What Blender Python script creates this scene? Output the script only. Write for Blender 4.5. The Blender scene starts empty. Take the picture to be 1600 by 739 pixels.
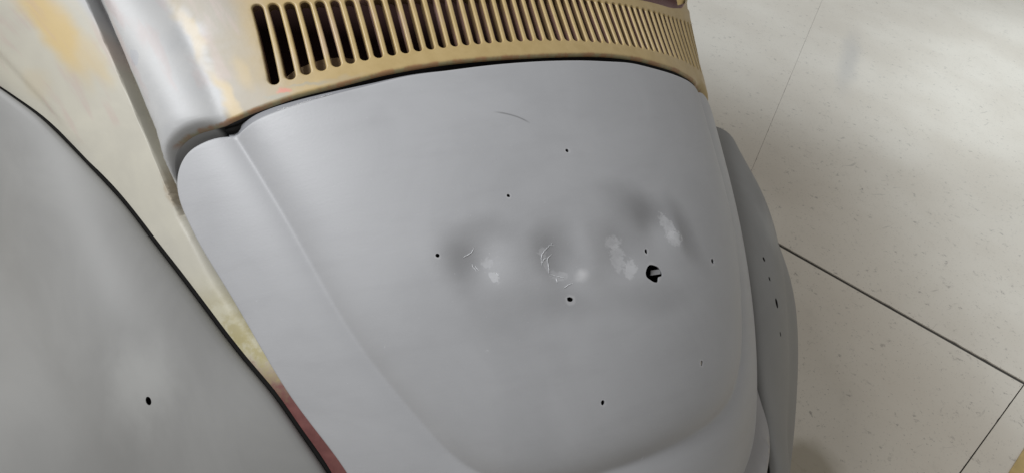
import bpy, math, random
import numpy as np
from mathutils import Matrix, Vector
from mathutils.geometry import delaunay_2d_cdt

random.seed(4); rng = np.random.default_rng(4)
scene = bpy.context.scene
col = scene.collection
RAD = math.pi / 180

# ------------------------------------------------------------------ camera
cd = bpy.data.cameras.new('camera'); cam = bpy.data.objects.new('camera', cd); col.objects.link(cam)
cd.sensor_width = 36; cd.lens = 24.43; cd.clip_start = 0.02; cd.clip_end = 100
yaw, pitch, roll = 0.69727, 0.71499, 0.31086
f = np.array([math.sin(yaw)*math.cos(pitch), math.cos(yaw)*math.cos(pitch), -math.sin(pitch)])
r0 = np.array([math.cos(yaw), -math.sin(yaw), 0]); u0 = np.cross(r0, f)
r_ = math.cos(roll)*r0 + math.sin(roll)*u0; u_ = -math.sin(roll)*r0 + math.cos(roll)*u0
m = Matrix.Identity(4)
for i in range(3): m[i][0], m[i][1], m[i][2] = r_[i], u_[i], -f[i]
m.translation = (-0.51377, -0.27034, 1.38548)
cam.matrix_world = m
scene.camera = cam

# ------------------------------------------------------------------ light: workshop daylight from above and the left, plus two added floor spots
w = bpy.data.worlds.new('World'); scene.world = w; w.use_nodes = True
bg = w.node_tree.nodes['Background']; bg.inputs[0].default_value = (1.0, 0.985, 0.965, 1); bg.inputs[1].default_value = 0.385
def area(name, loc, target, size, power, colr=(1, 1, 1), size_y=None):
    l = bpy.data.lights.new(name, 'AREA'); l.energy = power; l.color = colr; l.size = size
    if size_y: l.shape = 'RECTANGLE'; l.size_y = size_y
    o = bpy.data.objects.new(name, l); col.objects.link(o); o.location = loc
    d = Vector(target) - Vector(loc); o.rotation_euler = d.to_track_quat('-Z', 'Y').to_euler()
    return o
area('skylight', (-1.85, 1.0, 2.6), (0, 0.3, 0.7), 1.0, 68, (0.965, 0.98, 1.0))
def spot(name, loc, target, power, deg, blend):
    l = bpy.data.lights.new(name, 'SPOT'); l.energy = power; l.color = (0.80, 0.90, 1.0); l.spot_size = deg*RAD; l.spot_blend = blend; l.shadow_soft_size = .35
    o = bpy.data.objects.new(name, l); col.objects.link(o); o.location = loc
    o.rotation_euler = (Vector(target)-o.location).to_track_quat('-Z', 'Y').to_euler()
spot('added_floor_spot_right', (5.2, -1.6, 6.0), (5.2, -1.6, 0), 1080, 68, .20)  # added spot brightening the right floor; its cone edge shapes the shadow border
spot('added_floor_spot_far', (5.0, 4.6, 6.0), (5.0, 4.6, 0), 980, 75, .20)  # second added spot for the far floor, its rim closing the shaded wedge

scene.view_settings.view_transform = 'Standard'; scene.view_settings.look = 'None'
scene.view_settings.exposure = 0.0; scene.view_settings.gamma = 1.0
scene.cycles.use_denoising = True
scene.cycles.max_bounces = 6

# ------------------------------------------------------------------ node helpers
def new_mat(name):
    mt = bpy.data.materials.new(name); mt.use_nodes = True
    nt = mt.node_tree; b = nt.nodes['Principled BSDF']
    return mt, nt, b
def nd(nt, t, **kw):
    n = nt.nodes.new(t)
    for k, v in kw.items(): setattr(n, k, v)
    return n
def lk(nt, a, b): nt.links.new(a, b)
def setin(nt, sock, v):
    if isinstance(v, bpy.types.NodeSocket): nt.links.new(v, sock)
    else: sock.default_value = v
def mth(nt, op, a, b=None, c=None, clamp=False):
    n = nd(nt, 'ShaderNodeMath', operation=op, use_clamp=clamp)
    setin(nt, n.inputs[0], a)
    if b is not None: setin(nt, n.inputs[1], b)
    if c is not None: setin(nt, n.inputs[2], c)
    return n.outputs[0]
def mix(nt, fac, a, b):
    n = nd(nt, 'ShaderNodeMix', data_type='RGBA')
    setin(nt, n.inputs[0], fac); setin(nt, n.inputs[6], a if isinstance(a, bpy.types.NodeSocket) else (*a, 1)); setin(nt, n.inputs[7], b if isinstance(b, bpy.types.NodeSocket) else (*b, 1))
    return n.outputs[2]
def rng_map(nt, v, a, b, c=0., d=1., smooth=True):
    n = nd(nt, 'ShaderNodeMapRange', interpolation_type='SMOOTHSTEP' if smooth else 'LINEAR')
    setin(nt, n.inputs[0], v)
    for i, x in enumerate((a, b, c, d)): n.inputs[1+i].default_value = x
    return n.outputs[0]
def noise(nt, vec, scale, detail=3, rough=.55, dist=0.):
    n = nd(nt, 'ShaderNodeTexNoise'); setin(nt, n.inputs['Vector'], vec)
    n.inputs['Scale'].default_value = scale; n.inputs['Detail'].default_value = detail
    n.inputs['Roughness'].default_value = rough; n.inputs['Distortion'].default_value = dist
    return n.outputs['Fac'], n.outputs['Color']
def vmul(nt, v, s):
    n = nd(nt, 'ShaderNodeVectorMath', operation='MULTIPLY'); setin(nt, n.inputs[0], v); n.inputs[1].default_value = s
    return n.outputs[0]
def warp(nt, vec, scale, amp, detail=3):
    _, c = noise(nt, vec, scale, detail)
    a = nd(nt, 'ShaderNodeVectorMath', operation='SUBTRACT'); lk(nt, c, a.inputs[0]); a.inputs[1].default_value = (.5, .5, .5)
    b = nd(nt, 'ShaderNodeVectorMath', operation='SCALE'); lk(nt, a.outputs[0], b.inputs[0]); b.inputs[3].default_value = amp
    d = nd(nt, 'ShaderNodeVectorMath', operation='ADD'); setin(nt, d.inputs[0], vec); lk(nt, b.outputs[0], d.inputs[1])
    return d.outputs[0]
def blob(nt, vec, u, v, ru, rv, a=1.0, b=0.6, ang=0.):
    mp = nd(nt, 'ShaderNodeMapping', vector_type='TEXTURE'); setin(nt, mp.inputs[0], vec)
    mp.inputs['Location'].default_value = (u, v, 0); mp.inputs['Rotation'].default_value = (0, 0, ang); mp.inputs['Scale'].default_value = (ru, rv, 1)
    sp_ = nd(nt, 'ShaderNodeSeparateXYZ'); lk(nt, mp.outputs[0], sp_.inputs[0])
    cb = nd(nt, 'ShaderNodeCombineXYZ'); lk(nt, sp_.outputs[0], cb.inputs[0]); lk(nt, sp_.outputs[1], cb.inputs[1])
    L = nd(nt, 'ShaderNodeVectorMath', operation='LENGTH'); lk(nt, cb.outputs[0], L.inputs[0])
    return rng_map(nt, L.outputs['Value'], a, b)
def uvs(nt):
    return nd(nt, 'ShaderNodeUVMap').outputs[0]
def bump(nt, b, h, dist=.001, strength=.3):
    n = nd(nt, 'ShaderNodeBump'); n.inputs['Strength'].default_value = strength; n.inputs['Distance'].default_value = dist
    lk(nt, h, n.inputs['Height']); lk(nt, n.outputs[0], b.inputs['Normal'])
def plain(name, c, rough=.6, nscale=40, amt=.12, spec=.5):
    mt, nt, b = new_mat(name)
    tc = nd(nt, 'ShaderNodeTexCoord').outputs['Object']
    n, _ = noise(nt, tc, nscale)
    setin(nt, b.inputs['Base Color'], mix(nt, n, tuple(x*(1-amt) for x in c), tuple(min(1, x*(1+amt)) for x in c)))
    b.inputs['Roughness'].default_value = rough; b.inputs['Specular IOR Level'].default_value = spec
    return mt

KU = 0.58                         # panel coordinates: U = angle * KU (m), V = s (m)
def UV(phi_deg, s): return (phi_deg*RAD*KU, s)

# engine lid: sanded grey primer with filler repairs
def mat_lid():
    mt, nt, b = new_mat('grey_primer')
    uv = uvs(nt)
    n1, _ = noise(nt, uv, 4.5, 4, .6, .6); n2, _ = noise(nt, vmul(nt, uv, (9, 34, 1)), 1.0, 4, .6); n3, _ = noise(nt, uv, 320, 2)
    c = mix(nt, rng_map(nt, n1, .3, .7), (.322, .326, .337), (.360, .364, .376))
    c = mix(nt, mth(nt, 'MULTIPLY', rng_map(nt, n2, .45, .8), .22), c, (.27, .27, .28))
    # dark guide-coat clouds round the repairs
    wv = warp(nt, uv, 16, .03)
    for (p, s, ru, rv, k, an) in ((-18.8, .245, .038, .055, .46, 0), (-14.9, .212, .05, .022, .30, .3), (-7.2, .258, .040, .052, .48, .2), (7.0, .222, .075, .035, .52, .5),
                                  (13.9, .268, .03, .075, .46, -.4), (-8.6, .315, .06, .03, .32, .2), (3.0, .262, .045, .05, .34, 0), (-16, .31, .06, .05, .22, 0), (4, .335, .09, .03, .26, .1)):
        u, v = UV(p, s)
        c = mix(nt, mth(nt, 'MULTIPLY', blob(nt, wv, u, v, ru, rv, 1.15, .1, an), k*1.15), c, (.17, .17, .175))
    # pale feathered filler islands; the last entry is a painted shoulder highlight
    w2 = warp(nt, uv, 60, .012, 4); rag, _ = noise(nt, uv, 150, 6, .72, .6); rag2, _ = noise(nt, uv, 90, 5, .65)
    for (p, s, ru, rv, k, an) in ((-16.1, .2515, .006, .008, .4, .3), (-15.75, .2695, .0055, .006, .75, 0), (-9.1, .2525, .007, .007, .55, .5), (-9.2, .266, .0035, .012, .4, 0),
                                  (-8.0, .283, .012, .007, .35, .3), (.9, .257, .013, .010, .7, 0), (.8, .277, .012, .021, .7, .25), (2.1, .296, .009, .014, .8, .7),
                                  (11.5, .270, .014, .011, .85, .2), (11.0, .252, .009, .019, .7, -.35), (-34.9, .028, .03, .02, .10, 0)):
        u, v = UV(p, s)
        mk = mth(nt, 'ADD', blob(nt, w2, u, v, ru, rv, 1.7, .2, an), mth(nt, 'MULTIPLY', mth(nt, 'SUBTRACT', rag, .5), 2.2))
        c = mix(nt, mth(nt, 'MULTIPLY', mth(nt, 'MULTIPLY', rng_map(nt, mk, .38, .70), k*.72), rng_map(nt, rag2, .25, .6, .5, 1.)), c, (.50, .505, .52))
    u, v = UV(-5.1, .2895)
    c = mix(nt, mth(nt, 'MULTIPLY', blob(nt, w2, u, v, .009, .007, 1.5, .0), .42), c, (.62, .62, .63))  # small bright highlight painted into the lid colour
    # bare rims round the drilled holes
    for (p, s, r) in ((-1.13, .1301, .0042), (-11.05, .1763, .0040), (-21.42, .2312, .0045), (18.97, .3151, .0068), (-7.56, .3128, .0070), (5.5, .2779, .0055), (10.19, .4344, .0055), (-6.6, .4373, .0048), (5.45, .307, .0140)):
        u, v = UV(p, s); c = mix(nt, mth(nt, 'MULTIPLY', blob(nt, w2, u, v, r, r, 1.15, .7), .30), c, (.50, .50, .51))
    # faint sanding arc
    u, v = UV(-10.37, .14)
    ring = nd(nt, 'ShaderNodeVectorMath', operation='DISTANCE'); lk(nt, warp(nt, uv, 8, .006), ring.inputs[0]); ring.inputs[1].default_value = (u, v, 0)
    rr = mth(nt, 'ABSOLUTE', mth(nt, 'SUBTRACT', ring.outputs['Value'], .0787))
    rr = mth(nt, 'MULTIPLY', rng_map(nt, rr, .0020, .0), blob(nt, uv, *UV(-6.6, .073), .030, .02, 1.0, .5))
    c = mix(nt, mth(nt, 'MULTIPLY', rr, .65), c, (.12, .12, .12))
    ds_, _ = noise(nt, uv, 520, 2); c = mix(nt, mth(nt, 'MULTIPLY', rng_map(nt, ds_, .68, .76), .30), c, (.55, .55, .56))
    dk, _ = noise(nt, uv, 350, 3, .6); c = mix(nt, mth(nt, 'MULTIPLY', rng_map(nt, dk, .66, .74), .25), c, (.20, .20, .205))
    lk(nt, c, b.inputs['Base Color'])
    setin(nt, b.inputs['Roughness'], rng_map(nt, n1, .2, .8, .40, .52)); b.inputs['Specular IOR Level'].default_value = .5
    mp = nd(nt, 'ShaderNodeMapping'); lk(nt, warp(nt, uv, 5, .05), mp.inputs[0]); mp.inputs['Rotation'].default_value = (0, 0, .7); mp.inputs['Scale'].default_value = (30, 420, 1)
    n4, _ = noise(nt, mp.outputs[0], 1, 3, .6)
    h = mth(nt, 'ADD', mth(nt, 'MULTIPLY', n3, .45), mth(nt, 'ADD', mth(nt, 'MULTIPLY', n2, .8), mth(nt, 'MULTIPLY', n4, .35)))
    bump(nt, b, h, .0007, .25)
    return mt

# body shell: ivory / tan old paint sanded through to primer, maroon and olive under-coats
def mat_body():
    mt, nt, b = new_mat('sanded_body_paint')
    uv = uvs(nt)
    s3 = nd(nt, 'ShaderNodeSeparateXYZ'); lk(nt, uv, s3.inputs[0])
    U = mth(nt, 'ABSOLUTE', s3.outputs[0]); Us = s3.outputs[0]; V = s3.outputs[1]
    n1, _ = noise(nt, uv, 7, 4, .6, .5); n2, _ = noise(nt, uv, 38, 4, .65); n3, _ = noise(nt, uv, 260, 2)
    nn = mth(nt, 'MULTIPLY', mth(nt, 'SUBTRACT', n1, .5), .10)
    U2 = mth(nt, 'ADD', Us, nn)
    tan = mix(nt, rng_map(nt, n2, .3, .7), (.385, .280, .120), (.43, .318, .145))
    cream = mix(nt, rng_map(nt, n1, .35, .65), (.27, .240, .190), (.30, .255, .175))
    grey = mix(nt, rng_map(nt, n1, .3, .7), (.36, .365, .37), (.42, .42, .415))
    ivory = mix(nt, rng_map(nt, n1, .35, .7), (.42, .402, .345), (.465, .445, .375))
    yellow = (.52, .38, .16)
    c = mix(nt, rng_map(nt, U2, -.285, -.375), tan, cream)                       # left of the slots the tan thins out
    c = mix(nt, rng_map(nt, U2, -.395, -.415), c, grey)                        # primer on the shoulder roll
    c = mix(nt, mth(nt, 'MAXIMUM', rng_map(nt, Us, -.515, -.53), rng_map(nt, V, .075, .105)), c, ivory)                        # quarter panel
    # yellow show-through along the valley, on the quarter panel and by the slots
    wv = warp(nt, uv, 14, .05)
    for (p, s, ru, rv, k, an) in ((-39.6, -.03, .010, .06, .6, 0), (-40.2, -.13, .012, .05, .45, 0), (-57, -.225, .035, .11, .85, .12), (-54.5, -.15, .02, .05, .4, .1), (-66, -.16, .03, .03, .15, 0), (-36.5, -.06, .014, .03, .35, 0)):
        u, v = UV(p, s); c = mix(nt, mth(nt, 'MULTIPLY', blob(nt, wv, u, v, ru, rv, 1.2, .3, an), k), c, yellow)
    # sanded-through spots near the first slots
    w2 = warp(nt, uv, 60, .02, 5)
    for (p, s, ru, rv, k, colr, an) in ((-32.3, -.0205, .009, .005, .8, (.55, .17, .12), .5), (-33.4, -.016, .018, .004, .4, (.24, .28, .26), .2), (-29.2, -.022, .03, .003, .45, (.25, .27, .24), .1), (-26, -.02, .04, .006, .4, (.36, .31, .22), 0)):
        u, v = UV(p, s); c = mix(nt, mth(nt, 'MULTIPLY', blob(nt, w2, u, v, ru, rv, 1.2, .4, an), k), c, colr)
    # worn cowl lip: olive and rust-brown bands following the edge (edge distance in vertex attribute)
    at = nd(nt, 'ShaderNodeAttribute', attribute_name='edge_distance', attribute_type='GEOMETRY').outputs['Fac']
    ew = mth(nt, 'ADD', at, mth(nt, 'MULTIPLY', mth(nt, 'SUBTRACT', n2, .5), .010))
    topz = rng_map(nt, V, .015, .005)
    rim = mix(nt, rng_map(nt, n2, .42, .6), (.30, .15, .07), (.26, .24, .13))
    c = mix(nt, mth(nt, 'MULTIPLY', mth(nt, 'MULTIPLY', mth(nt, 'MULTIPLY', rng_map(nt, ew, .0042, .001), rng_map(nt, at, -.3, -.1)), topz), .8), c, rim)
    # shoulder scratch marks
    u, v = UV(-48.1, -.125)
    c = mix(nt, mth(nt, 'MULTIPLY', blob(nt, warp(nt, uv, 90, .022, 4), u, v, .006, .013, 1.1, .8, .5), .5), c, (.32, .33, .36))
    # tip: brown tint along the fillet
    u, v = UV(-52.6, .065)
    c = mix(nt, mth(nt, 'MULTIPLY', blob(nt, w2, u, v, .009, .045, 1.2, .3), .5), c, (.27, .20, .12))
    # lower edge strip: olive / gold then maroon primer
    v2 = mth(nt, 'ADD', V, mth(nt, 'MULTIPLY', mth(nt, 'SUBTRACT', n2, .5), .05))
    low = rng_map(nt, U, .60, .55)
    c = mix(nt, mth(nt, 'MULTIPLY', mth(nt, 'MULTIPLY', rng_map(nt, v2, .17, .30), low), .80), c, mix(nt, rng_map(nt, n2, .4, .62), (.36, .31, .13), (.50, .47, .33)))
    c = mix(nt, rng_map(nt, mth(nt, 'ADD', v2, mth(nt, 'MULTIPLY', mth(nt, 'SUBTRACT', n2, .5), .08)), .310, .385), c, mix(nt, rng_map(nt, n2, .35, .75), (.125, .045, .042), (.19, .075, .068)))
    sx = rng_map(nt, Us, .0, .1)
    c = mix(nt, mth(nt, 'MULTIPLY', rng_map(nt, V, .05, .12), sx), c, (.30, .29, .285))       # right-hand side already in primer
    # inner faces of the slots: thin brown and mauve under-coat
    mv, _ = noise(nt, vmul(nt, uv, (45, 9, 1)), 1.0, 3)
    inner = mix(nt, rng_map(nt, mv, .40, .62), (.150, .100, .048), (.165, .095, .075))
    c = mix(nt, mth(nt, 'MULTIPLY', rng_map(nt, at, -.3, -.6), rng_map(nt, at, -1.6, -1.3)), c, inner)
    c = mix(nt, mth(nt, 'MULTIPLY', rng_map(nt, at, -1.5, -1.8), mth(nt, 'MULTIPLY', rng_map(nt, V, .018, .008), rng_map(nt, U, .436, .424))), c, (.012, .011, .011))     # black painted under the lip as the gap's deep shade
    # thin mauve wear on the leftmost bars
    c = mix(nt, mth(nt, 'MULTIPLY', mth(nt, 'MULTIPLY', rng_map(nt, mv, .50, .66), rng_map(nt, Us, .0, -.15)), mth(nt, 'MULTIPLY', rng_map(nt, V, -.05, -.065), .30)), c, (.42, .30, .28))
    lk(nt, c, b.inputs['Base Color'])
    setin(nt, b.inputs['Roughness'], rng_map(nt, n1, .2, .8, .36, .50))
    bump(nt, b, mth(nt, 'ADD', mth(nt, 'MULTIPLY', n3, .3), n2), .0006, .18)
    return mt

def mat_fender():
    mt, nt, b = new_mat('warm_grey_primer')
    uv = uvs(nt)
    n1, _ = noise(nt, uv, 5, 4, .6, .6); n2, _ = noise(nt, uv, 300, 2); n4, _ = noise(nt, vmul(nt, uv, (10, 40, 1)), 1, 3)
    c = mix(nt, rng_map(nt, n1, .3, .7), (.205, .204, .198), (.235, .234, .227))
    c = mix(nt, mth(nt, 'MULTIPLY', blob(nt, warp(nt, uv, 20, .06, 4), HOLE_UV[0]-.02, HOLE_UV[1]-.0, .05, .075, 1.25, .0), .60), c, (.34, .34, .33))
    lk(nt, c, b.inputs['Base Color']); setin(nt, b.inputs['Roughness'], rng_map(nt, n1, .2, .8, .55, .62)); b.inputs['Specular IOR Level'].default_value = .35
    bump(nt, b, mth(nt, 'ADD', mth(nt, 'MULTIPLY', n2, .3), n4), .0006, .15)
    return mt

def mat_floor():
    mt, nt, b = new_mat('painted_concrete')
    tc = nd(nt, 'ShaderNodeNewGeometry').outputs['Position']
    n1, _ = noise(nt, tc, 1.6, 4, .6); n2, _ = noise(nt, tc, 14, 5, .65); n3, _ = noise(nt, warp(nt, tc, 9, .05), 42, 6, .75)
    n5, _ = noise(nt, tc, 130, 3, .6); n6, _ = noise(nt, tc, 3.1, 4, .6, .8)
    c = mix(nt, rng_map(nt, n1, .3, .7), (.545, .495, .415), (.60, .555, .475))
    c = mix(nt, mth(nt, 'MULTIPLY', rng_map(nt, n2, .50, .85), .15), c, (.47, .425, .355))
    spots = mth(nt, 'MULTIPLY', rng_map(nt, n3, .555, .67), rng_map(nt, n2, .44, .60))
    c = mix(nt, mth(nt, 'MULTIPLY', spots, .75), c, (.20, .18, .155))
    c = mix(nt, mth(nt, 'MULTIPLY', rng_map(nt, n5, .63, .69), .55), c, (.18, .165, .145))
    # scuffs
    sc_ = nd(nt, 'ShaderNodeMapping'); lk(nt, warp(nt, tc, 4, .1), sc_.inputs[0]); sc_.inputs['Rotation'].default_value = (0, 0, .9); sc_.inputs['Scale'].default_value = (5, 60, 1)
    n7, _ = noise(nt, sc_.outputs[0], 1, 3, .6)
    c = mix(nt, mth(nt, 'MULTIPLY', mth(nt, 'MULTIPLY', rng_map(nt, n7, .66, .72), rng_map(nt, n6, .5, .6)), .35), c, (.17, .155, .14))
    sm, _ = noise(nt, warp(nt, tc, 5, .12), 11, 6, .7); c = mix(nt, mth(nt, 'MULTIPLY', rng_map(nt, sm, .55, .80), .18), c, (.30, .275, .24))
    # faint grey streak and oil stain
    wv = warp(nt, tc, 6, .10, 4)
    c = mix(nt, mth(nt, 'MULTIPLY', blob(nt, wv, 3.1, 1.75, .55, .07, 1.2, .2, .62), .30), c, (.27, .27, .28))
    c = mix(nt, mth(nt, 'MULTIPLY', blob(nt, wv, .86, .0, .13, .09, 1.1, .5, .3), .75), c, (.27, .23, .16))
    lk(nt, c, b.inputs['Base Color']); setin(nt, b.inputs['Roughness'], rng_map(nt, n1, .3, .7, .50, .60))
    bump(nt, b, mth(nt, 'ADD', mth(nt, 'MULTIPLY', n3, .5), n5), .001, .15)
    return mt

# ------------------------------------------------------------------ object helpers
def mesh_obj(name, V, F, mat, parent=None, uv=None, normals=None, attr=None, smooth=True):
    me = bpy.data.meshes.new(name); me.from_pydata([tuple(map(float, v)) for v in V], [], [tuple(map(int, q)) for q in F]); me.update()
    if smooth: me.polygons.foreach_set('use_smooth', [True]*len(me.polygons))
    li = np.empty(len(me.loops), int); me.loops.foreach_get('vertex_index', li)
    if uv is not None:
        l = me.uv_layers.new(name='UVMap'); l.data.foreach_set('uv', np.asarray(uv, float)[li].ravel())
    if attr is not None:
        a = me.attributes.new('edge_distance', 'FLOAT', 'POINT'); a.data.foreach_set('value', np.asarray(attr, float))
    if normals is not None: me.normals_split_custom_set_from_vertices([tuple(n) for n in normals])
    me.materials.append(mat)
    o = bpy.data.objects.new(name, me); col.objects.link(o)
    if parent: o.parent = parent
    return o
def vnormals(V, F):
    V = np.asarray(V, float); F = np.asarray(F, int)
    fn = np.cross(V[F[:, 1]]-V[F[:, 0]], V[F[:, 2]]-V[F[:, 0]]); N = np.zeros_like(V)
    for k in range(3): np.add.at(N, F[:, k], fn)
    return N/np.maximum(np.linalg.norm(N, axis=1, keepdims=True), 1e-12)
def empty(name, loc=(0, 0, 0)):
    o = bpy.data.objects.new(name, None); o.empty_display_size = .1; o.location = loc; col.objects.link(o); return o
def spline(xs, ys):
    """natural cubic spline, vectorised"""
    xs = np.asarray(xs, float); ys = np.asarray(ys, float); n = len(xs); h = np.diff(xs)
    y2 = ys if ys.ndim > 1 else ys[:, None]
    A = np.zeros((n, n)); B = np.zeros((n, y2.shape[1])); A[0, 0] = A[-1, -1] = 1
    for i in range(1, n-1):
        A[i, i-1:i+2] = h[i-1], 2*(h[i-1]+h[i]), h[i]; B[i] = 6*((y2[i+1]-y2[i])/h[i]-(y2[i]-y2[i-1])/h[i-1])
    M = np.linalg.solve(A, B)
    def ev(x):
        x = np.asarray(x, float); i = np.clip(np.searchsorted(xs, x)-1, 0, n-2); d = (x-xs[i])[..., None]; H = h[i][..., None]
        b_ = (y2[i+1]-y2[i])/H - H*(2*M[i]+M[i+1])/6
        out = y2[i]+b_*d+M[i]/2*d**2+(M[i+1]-M[i])/(6*H)*d**3
        return out if ys.ndim > 1 else out[..., 0]
    return ev
def resample(P, step):
    P = np.asarray(P, float); L = np.r_[0, np.cumsum(np.linalg.norm(np.diff(P, axis=0), axis=1))]
    n = max(2, int(L[-1]/step)+1); t = np.linspace(0, L[-1], n); e = spline(L, P); return e(t)
def inside(P, poly):
    x, y = P[:, 0], P[:, 1]; c = np.zeros(len(P), bool); q = np.roll(poly, 1, axis=0)
    for (x1, y1), (x2, y2) in zip(q, poly):
        if y1 == y2: continue
        k = (y1 > y) != (y2 > y); c ^= k & (x < (x2-x1)*(y-y1)/(y2-y1)+x1)
    return c
def dist_poly(P, poly, closed=False):
    A = np.asarray(poly, float); B = np.roll(A, -1, axis=0)
    if not closed: A = A[:-1]; B = B[:-1]
    best = np.full(len(P), 1e9)
    for a, b in zip(A, B):
        ab = b-a; t = np.clip(((P-a)@ab)/max(ab@ab, 1e-18), 0, 1)
        d = np.hypot(*(P-a-t[:, None]*ab).T); np.minimum(best, d, out=best)
    return best
def smooth01(x, a, b):
    t = np.clip((x-a)/(b-a), 0, 1); return t*t*(3-2*t)
def offset_loop(L, d):
    """move a closed 2D loop inwards (towards its own inside) by d"""
    T = np.roll(L, -1, 0)-np.roll(L, 1, 0); T /= np.linalg.norm(T, axis=1, keepdims=True)
    N = np.c_[-T[:, 1], T[:, 0]]
    ar = 0.5*np.sum(L[:, 0]*np.roll(L[:, 1], -1)-np.roll(L[:, 0], -1)*L[:, 1])
    return L+N*d*(1 if ar > 0 else -1)
def cdt(loops, extra, soft=()):
    """loops: closed 2D constraint loops (first is the outline, others holes); extra: free points"""
    pts = []; ed = []
    for L in list(loops)+list(soft):
        k = len(pts); n = len(L); pts += [tuple(p) for p in L]; ed += [(k+i, k+(i+1) % n) for i in range(n)]
    pts += [tuple(p) for p in extra]
    r = delaunay_2d_cdt([Vector(p) for p in pts], ed, [], 0, 1e-7, False)
    V = np.array([tuple(v) for v in r[0]]); F = np.array([q for q in r[2]], int)
    c = V[F].mean(1); ok = inside(c, loops[0])
    for L in loops[1:]:
        bb = (c[:, 0] > L[:, 0].min()) & (c[:, 0] < L[:, 0].max()) & (c[:, 1] > L[:, 1].min()) & (c[:, 1] < L[:, 1].max())
        if bb.any(): idx = np.where(bb)[0]; ok[idx[inside(c[idx], L)]] = False
    F = F[ok]
    a, b_, c_ = V[F[:, 0]], V[F[:, 1]], V[F[:, 2]]
    cr = (b_[:, 0]-a[:, 0])*(c_[:, 1]-a[:, 1])-(b_[:, 1]-a[:, 1])*(c_[:, 0]-a[:, 0])
    F = F[np.abs(cr) > 1e-12]; cr = cr[np.abs(cr) > 1e-12]
    F[cr < 0] = F[cr < 0][:, ::-1]
    used = np.unique(F); rm = np.full(len(V), -1); rm[used] = np.arange(len(used))
    return V[used], rm[F]
def tube(path, r, seg=8, closed=False):
    P = np.asarray(path, float); n = len(P); T = np.gradient(P, axis=0); T /= np.linalg.norm(T, axis=1, keepdims=True)
    ref = np.array([.3, -.5, .8]); X = np.cross(T, ref); X /= np.linalg.norm(X, axis=1, keepdims=True); Y = np.cross(T, X)
    rr = np.broadcast_to(np.asarray(r, float), (n,))
    V = []; F = []
    for i in range(n):
        for k in range(seg):
            a = 2*math.pi*k/seg; V.append(P[i]+rr[i]*(math.cos(a)*X[i]+math.sin(a)*Y[i]))
    for i in range(n-1):
        for k in range(seg): F.append((i*seg+k, i*seg+(k+1) % seg, (i+1)*seg+(k+1) % seg, (i+1)*seg+k))
    F.append(tuple(range(seg))); F.append(tuple(range((n-1)*seg, n*seg))[::-1])
    return V, F

# ------------------------------------------------------------------ the rear body surface (car space: x right, y forward, z up, metres)
a0, a1, a2, psi0, k1, d0, d1, e0, a3, d2, e1, k2, a4 = 0.58793, -0.15705, 0.38054, 0.36333, 0.19298, 0.21468, 0.51308, 0.35415, -0.70403, 0.20598, 0.16907, 1.38051, 0.71863
_ss = np.linspace(-.8, 1.2, 8001); _ps = psi0+k1*_ss+k2*_ss**2; _h = _ss[1]-_ss[0]
_cy = np.r_[0, np.cumsum((np.cos(_ps[1:])+np.cos(_ps[:-1]))/2*_h)]; _cz = np.r_[0, np.cumsum((np.sin(_ps[1:])+np.sin(_ps[:-1]))/2*_h)]
_cy -= np.interp(0, _ss, _cy); _cz -= np.interp(0, _ss, _cz)
def S(phi, s):
    phi, s = np.broadcast_arrays(np.asarray(phi, float), np.asarray(s, float))
    a = a0+a1*s+a2*s**2+a3*s**3+a4*s**4; d = d0+d1*s+d2*s*s; ee = e0+e1*s; q = 1-np.cos(phi)
    return np.stack([a*np.sin(phi), .40-np.interp(s, _ss, _cy)+d*q, .95-np.interp(s, _ss, _cz)-ee*q], -1)
def SN(phi, s):
    h = 1e-3; A = S(phi+h, s)-S(phi-h, s); B = S(phi, s+h)-S(phi, s-h); n = np.cross(B, A)
    return n/np.linalg.norm(n, axis=-1, keepdims=True)
def on_surface(P2, delta):
    P2 = np.asarray(P2, float); ph = P2[:, 0]/KU; s = P2[:, 1]
    return S(ph, s)+SN(ph, s)*np.broadcast_to(delta, s.shape)[:, None]
def to2(L): L = np.asarray(L, float); return np.c_[L[:, 0]*RAD*KU, L[:, 1]]
def mirror(L): return np.asarray(L)[::-1]*[-1, 1]

LID_TOP = [(-40.66, .0150), (-37.6, .0092), (-34.01, .0042), (-29.65, .0013), (-25.95, -.0006), (-21.58, -.0032), (-17.18, -.0064), (-12.68, -.0061), (-8.41, -.0066), (-3.45, -.0070), (0, -.0071)]
LID_LEFT = [(-40.66, .0150), (-42.5, .0132), (-44.75, .0150), (-46.9, .0212), (-48.73, .0347), (-50.03, .054), (-50.58, .0708), (-50.74, .091), (-50.4, .1205), (-49.81, .1498), (-48.03, .2088), (-46.41, .2597), (-44.64, .315),
            (-42.16, .3783), (-38.94, .4385), (-37.11, .4741), (-34.9, .53), (-32.6, .58), (-30.2, .610), (-26.5, .628), (-20.7, .6415), (-10, .653), (0, .656)]
CREASE = [(-42.6, -.06), (-40.66, .0145), (-39.53, .0663), (-38.77, .1006), (-37.9, .1393), (-36.1, .2202), (-33.85, .3019), (-31.06, .3673), (-27.99, .4231), (-23.9, .4800), (-19.5, .508), (-13.8, .521), (-6, .5235), (0, .5235)]
COWL_LOW = [(-40.7, .0002), (-37.25, -.0043), (-34.53, -.0070), (-31.9, -.0100), (-26.89, -.0122), (-23.87, -.0142), (-21.21, -.0165), (-16.88, -.0186), (-12.33, -.0194), (-8.54, -.0190), (-3.19, -.0182), (0, -.0180)]
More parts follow.
